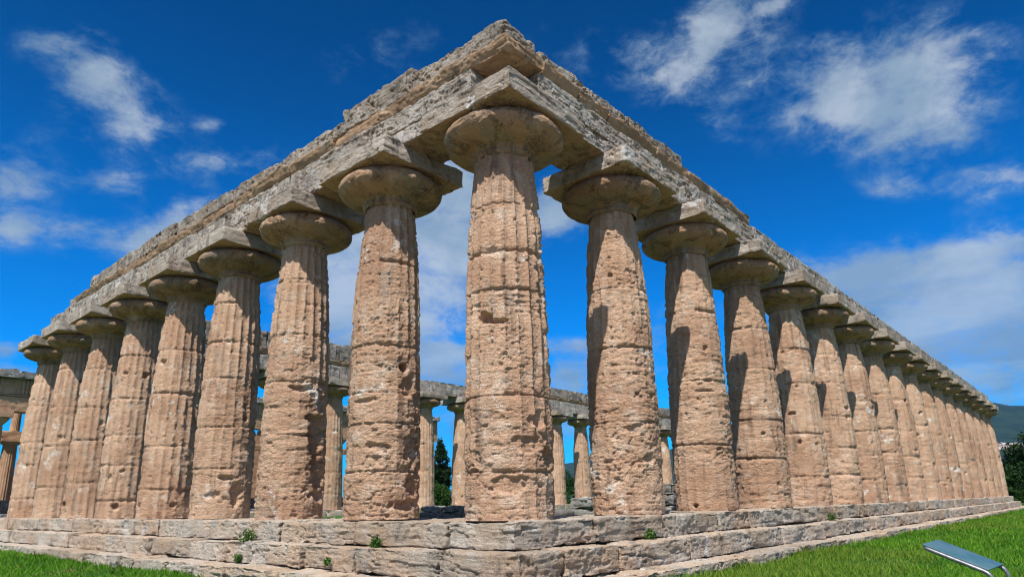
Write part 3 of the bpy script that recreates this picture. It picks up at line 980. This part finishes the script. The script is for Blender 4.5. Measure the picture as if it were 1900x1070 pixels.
tree("broadleaf_tree", at_dir(2.6, 84), 6.0, [(0, 0, 1.8, 2.6, 1.8), (-.4, 1.2, 3.4, 2.0, 1.5), (0, -1.2, 3.4, 2.4, 1.8)], 14000, 0.16, (0.010, 0.030, 0.008), (0.04, 0.085, 0.018), 10,
     "round dark green tree in front of the conifer at the right edge", "tree")


def tuft(loc, r, n, seed, label, up=1.0, c0=(0.02, 0.07, 0.012), c1=(0.09, 0.19, 0.03)):
    rs = np.random.default_rng(seed)
    v = rs.normal(size=(n, 3)); v /= np.linalg.norm(v, axis=1, keepdims=True)
    P = v * (rs.random(n) ** 0.5)[:, None] * np.array([r, r, r * up]) + np.array(loc) + (0, 0, r * up * .5)
    V, F, C = leaves(P, 0.028, c0, c1, rs, None, 0.5)
    st = [tube([np.array(loc) - (0, 0, .03), np.array(loc) + (rs.uniform(-r, r) * .6, rs.uniform(-r, r) * .6, r * up)], [.006, .002], 5) for _ in range(6)]
    root = thing("weed_tuft", loc, label, "weed", "weeds growing between the steps")
    obj("foliage", mesh("foliage", V, F, M_LEAF, False, C), root)
    V, F = join(st)
    obj("stem", mesh("stem", V, F, M_LEAF, False, np.tile([[0.04, 0.09, 0.02]], (len(V), 1))), root)


tuft((-1.02, 5.35, -0.36), 0.15, 260, 1, "leafy green weed in a gap of the middle step under the left columns", 1.0)
tuft((-1.17, 5.3, -0.66), 0.11, 160, 2, "green weed at the foot of the middle step below the leafy gap", .7)
tuft((-0.87, 1.86, -0.345), 0.085, 150, 3, "small weed against the top step just left of the corner")
tuft((2.25, -0.9, -0.345), 0.10, 170, 4, "small round weed on the top step right of the corner")
tuft((11.3, -0.9, -0.345), 0.13, 170, 5, "weed at the top step below the middle of the long row")
tuft((-1.22, 2.55, -0.60), 0.06, 80, 6, "tiny weed on the face of the middle step left of the corner")

# ------------------------------------------------------------------ stones inside
def stones(name, label, cat, items, mat, group=None):
    root = thing(name, items[0][0], label, cat, group)
    for i, (c, sz, rz) in enumerate(items):
        V, F = rock(c, sz, res_at(c, 1.2), 0.05, 0.035, 0.03, 8, 0.02, 61.0 + i * 2.1 + c[0], rz=rz, edge=1.5)
        obj("stone_block", mesh("stone_block", V, F, mat), root)
    return root


stones("low_stone_wall", "low dark grey stone wall inside the temple left of the corner column", "wall",
       [((5.2, 5.0, -0.12), (0.9, 1.6, 0.28), 0), ((5.2, 6.62, -0.12), (0.9, 1.6, 0.28), 0), 
        ((5.25, 5.6, 0.09), (0.85, 2.2, 0.15), 0.01), ((5.25, 7.05, 0.09), (0.85, 0.7, 0.15), -0.01)], M_DGREY)
stones("stone_stack", "two grey blocks stacked on the grass inside, beside the pitted right column", "stones",
       [((9.1, 5.1, -0.14), (0.7, 1.0, 0.3), 0.1), ((9.1, 5.0, 0.17), (0.75, 0.9, 0.32), -0.05)], M_DGREY)
stones("stone_stack", "tall stack of grey blocks in the narrow gap right of the pitted column", "stones",
       [((10.2, 3.2, -0.12), (0.8, 0.9, 0.34), 0.05), ((10.25, 3.15, 0.20), (0.7, 0.9, 0.29), -0.06), ((10.2, 3.2, 0.50), (0.7, 0.8, 0.29), 0.08)], M_DGREY)
for i, (x, y, s) in enumerate([(5.4, 3.15, .42), (5.9, 3.5, .30), (5.2, 3.45, .26), (6.3, 3.25, .24)]):
    V, F = rock((x, y, -0.27 + s * .35), (s, s * .8, s * .75), 0.03, s * .2, s * .12, .02, 8, .01, 80 + i, rz=i * .7)
    o = obj("loose_stone", mesh("loose_stone", V, F, M_DGREY))
    tag(o, ["largest dark loose stone on the ground just behind the corner column", "pale loose stone beside the largest dark stone",
            "small loose stone half hidden behind the corner column", "smallest loose stone on the grass behind the corner column"][i], "stone",
        "loose stones on the ground inside", "thing")


# ------------------------------------------------------------------ information panel
def panel():
    c = np.array([0.54, -5.24, -0.316])
    yaw, tl, ts = rad(262.3), rad(-21.9), rad(3.0)
    e1 = np.array([math.cos(yaw) * math.cos(tl), math.sin(yaw) * math.cos(tl), math.sin(tl)])
    hh = np.array([-math.sin(yaw), math.cos(yaw), 0]); n0 = np.cross(e1, hh)
    e2 = math.cos(ts) * hh + math.sin(ts) * n0
    nn = np.cross(e1, e2)
    if nn[2] < 0:
        nn = -nn
    L, Wd = 0.55, 0.434
    gzv = float(gz(np.array([c[0]]), np.array([c[1]]))[0])
    root = thing("information_panel", (c[0], c[1], gzv), "tilted blue grey information panel on bent steel tubes in the grass", "sign")
    mt, nb, bs = principled("panel_face")
    p = nb.node('ShaderNodeNewGeometry').outputs['Position']
    col = nb.mix(nb.ramp(nb.noise(p, 3.0, 6, 0.6, 0.4), 0.38, 0.62), (0.038, 0.11, 0.145), (0.065, 0.135, 0.165))
    col = nb.mix(nb.ramp(nb.noise(p, 7, 7, 0.7, 0.6), 0.60, 0.70, 0, 0.5), col, (0.28, 0.28, 0.26))
    nb.l.new(col, bs.inputs['Base Color'])
    bs.inputs['Roughness'].default_value = 0.5
    bs.inputs['Specular IOR Level'].default_value = 0.5
    th = 0.012
    pts = []
    for kz in (-1, 1):
        for a, bb in ((-1, -1), (1, -1), (1, 1), (-1, 1)):
            pts.append(c + e1 * a * L / 2 + e2 * bb * Wd / 2 + nn * (kz * th / 2))
    F = [(0, 3, 2, 1), (4, 5, 6, 7), (0, 1, 5, 4), (1, 2, 6, 5), (2, 3, 7, 6), (3, 0, 4, 7)]
    if np.dot(np.cross(e1, e2), nn) < 0:
        F = [f[::-1] for f in F]
    o = obj("panel_plate", mesh("panel_plate", np.array(pts), np.array(F), mt, False), root)
    bv = o.modifiers.new("bevel", 'BEVEL'); bv.width = 0.003; bv.segments = 2
    mm, nb, bs = principled("grey_steel")
    p = nb.node('ShaderNodeNewGeometry').outputs['Position']
    nb.l.new(nb.mix(nb.ramp(nb.noise(p, 25, 5, 0.6), 0.35, 0.65), (0.17, 0.175, 0.19), (0.27, 0.275, 0.29)), bs.inputs['Base Color'])
    bs.inputs['Metallic'].default_value = 0.7
    bs.inputs['Roughness'].default_value = 0.42
    r = 0.019
    under = c - nn * (th / 2 + r * 0.9)
    up, dn = -e1, e1
    if up[2] < 0:
        up, dn = dn, up
    sgn = [-1, 1]
    # one bent tube: up along one side, across the high end, down the other side, both ends bent into legs
    hw = Wd / 2 - 0.004
    path = []
    def corner(p0, p1, p2, rr, n=6):
        a = (p0 - p1); la = np.linalg.norm(a); a = a / la
        b_ = (p2 - p1); lb = np.linalg.norm(b_); b_ = b_ / lb
        s, e = p1 + a * rr, p1 + b_ * rr
        return [(1 - t) ** 2 * s + 2 * t * (1 - t) * p1 + t * t * e for t in np.linspace(0, 1, n)]
    def at(u, v):
        return under + up * u + e2 * v
    lo = -L / 2 - 0.035
    hi = L / 2 - 0.02
    fa, fb = at(lo, -hw), at(lo, hw)
    ga, gb = fa.copy(), fb.copy(); ga[2] = gzv - 0.15; gb[2] = gzv - 0.15
    path += [ga, np.array([fa[0], fa[1], fa[2] - 0.2])]
    path += corner(ga, fa, at(hi, -hw), 0.07)
    path += [at(-L / 4, -hw), at(0, -hw), at(L / 4, -hw)]
    path += corner(at(0, -hw), at(hi, -hw), at(hi, hw), 0.05)
    path += corner(at(hi, -hw), at(hi, hw), at(0, hw), 0.05)
    path += [at(L / 4, hw), at(0, hw), at(-L / 4, hw)]
    path += corner(at(hi, hw), fb, gb, 0.07)
    path += [np.array([fb[0], fb[1], fb[2] - 0.2]), gb]
    V, F = tube(path, [r] * len(path), 14)
    obj("tube_frame", mesh("tube_frame", V, F, mm), root)


panel()


# ------------------------------------------------------------------ second temple, far left
def second_temple():
    Y = 67.7
    root = thing("distant_temple", (7.7, Y, 0), "brown temple in the distance at the left edge, with inner columns in two tiers", "temple")
    rs = random.Random(2)

    def simple_col(x, y, z0, z1, r0, r1, cap):
        zz = np.linspace(z0, z1 - cap * 1.1, 16)
        nt = 80
        th = np.linspace(0, 2 * math.pi, nt, endpoint=False)
        T, Z = np.meshgrid(th, zz, indexing='ij')
        R = r0 + (r1 - r0) * ((Z - z0) / (z1 - z0)) ** 1.3
        u = T * 20 / (2 * math.pi); f = u - np.floor(u)
        R = R * (1 - 0.075 * (1 - (2 * f - 1) ** 2))
        V = np.stack([x + R * np.cos(T), y + R * np.sin(T), Z], -1).reshape(-1, 3)
        parts = [(V, grid_faces(nt, 16, True))]
        pr_ = [(z1 - cap * 1.12, r1 * .98), (z1 - cap, r1 * 1.05), (z1 - cap * .8, r1 * 1.35), (z1 - cap * .58, r1 * 1.6), (z1 - cap * .5, r1 * 1.55)]
        parts.append(lathe(x, y, pr_, 0.06, x, 0.01, 48))
        parts.append(rock((x, y, z1 - cap * .25), (r1 * 3.3, r1 * 3.3, cap * .5), 0.2, 0.03, 0.02, 0.0, 5, 0.01, x))
        V, F = join(parts)
        obj("column", mesh("column", V, F, M_OLD), root)
    for k in range(-1, 12):
        simple_col(7.2 + 4.5 * k, Y, 0.0, 8.9, 1.02, 0.75, 1.2)
    x0, x1 = 0, 60
    def band(name, z0, z1, off, mat, **kw):
        V, F = rock(((x0 + x1) / 2, Y, (z0 + z1) / 2), (x1 - x0, 2 * off, z1 - z0), 0.14, 0.04, 0.03, 0.02, 4, 0.03, z0, **kw)
        obj(name, mesh(name, V, F, mat), root)
    band("architrave", 8.9, 10.25, 0.75, M_OLD)
    band("taenia_band", 10.25, 10.45, 0.83, M_BROWN)
    # frieze with its upright grooved blocks inside the one course
    parts = [rock(((x0 + x1) / 2, Y, 11.15), (x1 - x0, 1.4, 1.4), 0.14, 0.03, 0.03, .02, 4, .02, 4)]
    xx = x0 + 0.2
    while xx < x1:
        for q_ in (-.3, 0, .3):
            parts.append(rock((xx + q_, Y - .72, 11.13), (.24, .18, 1.3), 0.13, .03, .01, 0, 4, 0, xx))
        xx += 2.25
    V, F = join(parts)
    obj("frieze", mesh("frieze", V, F, M_OLD), root)
    band("cornice", 11.85, 12.55, 1.35, M_DGREY, top=ragged(0.3, .7))
    for z0, z1, o in ((-0.4, -0.02, 2.0), (-0.85, -0.42, 2.5), (-1.4, -0.87, 3.0)):
        V, F = rock(((x0 + x1) / 2, Y, (z0 + z1) / 2), (x1 - x0 + o, 2 * o, z1 - z0), 0.15, 0.05, 0.03, 0, 4, .03, z0)
        obj("step", mesh("step", V, F, M_DGREY), root)
    # inner colonnade in two tiers
    Yi = 73.0
    for k in range(-2, 9):
        simple_col(9.95 + 4.5 * k, Yi, 1.2, 6.95, 0.72, 0.56, .62)
        simple_col(10.1 + 4.5 * k, Yi, 7.7, 11.0, 0.42, 0.32, .45)
    V, F = rock((26, Yi, 7.32), (58, 1.3, 0.72), 0.16, .04, .03, .02, 4, .03, 9)
    obj("inner_beam", mesh("inner_beam", V, F, M_OLD), root)
    V, F = rock((28, Yi, 0.5), (60, 4, 1.4), 0.2, .06, .05, .02, 4, .03, 19)
    obj("inner_floor", mesh("inner_floor", V, F, M_DGREY), root)
    V, F = rock((34, Yi + 5, 5), (34, 1, 9), 0.25, .06, .05, .02, 4, .03, 29)
    obj("inner_wall", mesh("inner_wall", V, F, M_OLD), root)


second_temple()


# ------------------------------------------------------------------ hills and haze
def hills():
    azs = np.radians(np.linspace(-40, 62, 320))
    ts = np.linspace(0, 1, 60)
    A, T = np.meshgrid(azs, ts, indexing='ij')
    Ad = np.degrees(A)
    ridge = np.interp(Ad.ravel(), [-40, -5, 3.7, 5.3, 8, 15, 25, 33, 36, 38, 42, 50, 62], [6.5, 6.0, 5.52, 5.85, 5.7, 5.4, 4.3, 3.2, 2.9, 2.6, 1.6, .4, -.2])
    ridge = ridge + 0.12 * fbm(Ad.ravel() * .9, Ad.ravel() * 0, Ad.ravel() * 0 + 4, 4)
    D = 2600 + 2600 * T.ravel()
    top = np.tan(np.radians(ridge)) * 5200
    Z = -3 + top * ss(0, 1, T.ravel()) ** 0.9
    X = CAM[0] + D * np.cos(A.ravel()); Y = CAM[1] + D * np.sin(A.ravel())
    Z = Z + 22 * fbm(X * .004, Y * .004, Z * 0, 4) * ss(0, .3, T.ravel()) * ss(1.0, .8, T.ravel())
    back = [np.stack([X, Y, Z], -1).reshape(320, 60, 3)]
    bk = back[0][:, -1:, :].copy()
    bk[:, :, 0] = CAM[0] + (bk[:, :, 0] - CAM[0]) * 1.25
    bk[:, :, 1] = CAM[1] + (bk[:, :, 1] - CAM[1]) * 1.25
    bk[:, :, 2] = -20
    V = np.concatenate([back[0], bk], 1).reshape(-1, 3)
    mt, nb, bs = principled("forested_hill")
    p = nb.node('ShaderNodeNewGeometry').outputs['Position']
    c = nb.mix(nb.ramp(nb.noise(p, 0.006, 6), .4, .6), (0.010, 0.026, 0.014), (0.022, 0.045, 0.020))
    c = nb.mix(nb.ramp(nb.noise(p, 0.03, 8, .7), .35, .65, 0, .7), c, (0.006, 0.014, 0.008))
    nb.l.new(c, bs.inputs['Base Color'])
    o = obj("hills", mesh("hills", V, grid_faces(320, 61), mt))
    tag(o, kind="structure")
    return V.reshape(320, 61, 3)


HV = hills()


def village():
    rs = np.random.default_rng(12)
    parts, cols = [], []
    for i in range(46):
        a = rad(rs.uniform(4.2, 6.8))
        # find the slope point seen at about 3.1 degrees up
        k = int(round((math.degrees(a) + 40) / 102 * 319))
        elv = np.degrees(np.arctan2(HV[k, :60, 2] - CAM[2], np.hypot(HV[k, :60, 0] - CAM[0], HV[k, :60, 1] - CAM[1])))
        want = rs.normal(3.08, 0.09)
        t = int(np.argmin(np.abs(elv - want)))
        p = HV[k, t] + np.array([rs.uniform(-20, 20), rs.uniform(-20, 20), 0])
        w, dd, h = rs.uniform(6, 13), rs.uniform(5, 9), rs.uniform(5, 9)
        x, y, z = p
        z0, z1 = z - 12, z + h
        V = [(x - w, y - dd, z0), (x + w, y - dd, z0), (x + w, y + dd, z0), (x - w, y + dd, z0), (x - w, y - dd, z1), (x + w, y - dd, z1), (x + w, y + dd, z1), (x - w, y + dd, z1)]
        F = [(0, 1, 5, 4), (1, 2, 6, 5), (2, 3, 7, 6), (3, 0, 4, 7), (4, 5, 6, 7)]
        c = [0.36, 0.29, 0.24] if rs.random() < .7 else [0.42, 0.40, 0.37]
        parts.append((np.array(V), np.array(F))); cols.append(np.tile([c], (8, 1)))
        R = [(x - w - 1, y - dd - 1, z1), (x + w + 1, y - dd - 1, z1), (x + w + 1, y + dd + 1, z1), (x - w - 1, y + dd + 1, z1), (x - w - 1, y, z1 + 4), (x + w + 1, y, z1 + 4)]
        parts.append((np.array(R), np.array([(0, 1, 5, 4), (2, 3, 4, 5), (0, 4, 3, 3), (1, 2, 5, 5)])[:2])); cols.append(np.tile([[0.36, 0.19, 0.12]], (6, 1)))
    V, F = join(parts)
    mt = leaf_mat("village_walls", .9, 0.0)
    o = obj("village_houses", mesh("village_houses", V, F, mt, False, np.concatenate(cols)))
    tag(o, "tiny pale village far away on the wooded hillside", "village", kind="stuff")


village()


# ------------------------------------------------------------------ the air between here and the hills
def haze():
    r, z0, z1 = 11000.0, -30.0, 600.0
    V = [(-r, -r, z0), (r, -r, z0), (r, r, z0), (-r, r, z0), (-r, -r, z1), (r, -r, z1), (r, r, z1), (-r, r, z1)]
    F = [(0, 3, 2, 1), (4, 5, 6, 7), (0, 1, 5, 4), (1, 2, 6, 5), (2, 3, 7, 6), (3, 0, 4, 7)]
    mt = bpy.data.materials.new("haze_air")
    mt.use_nodes = True
    nb = NB(mt.node_tree)
    nb.n.remove(nb.n['Principled BSDF'])
    v = nb.node('ShaderNodeVolumePrincipled')
    v.inputs['Color'].default_value = (0.16, 0.48, 1.0, 1.0)
    v.inputs['Density'].default_value = 3.2e-5
    v.inputs['Anisotropy'].default_value = 0.0
    nb.l.new(v.outputs[0], nb.n['Material Output'].inputs['Volume'])
    tag(obj("haze", mesh("haze", V, F, mt, False)), kind="stuff")


haze()
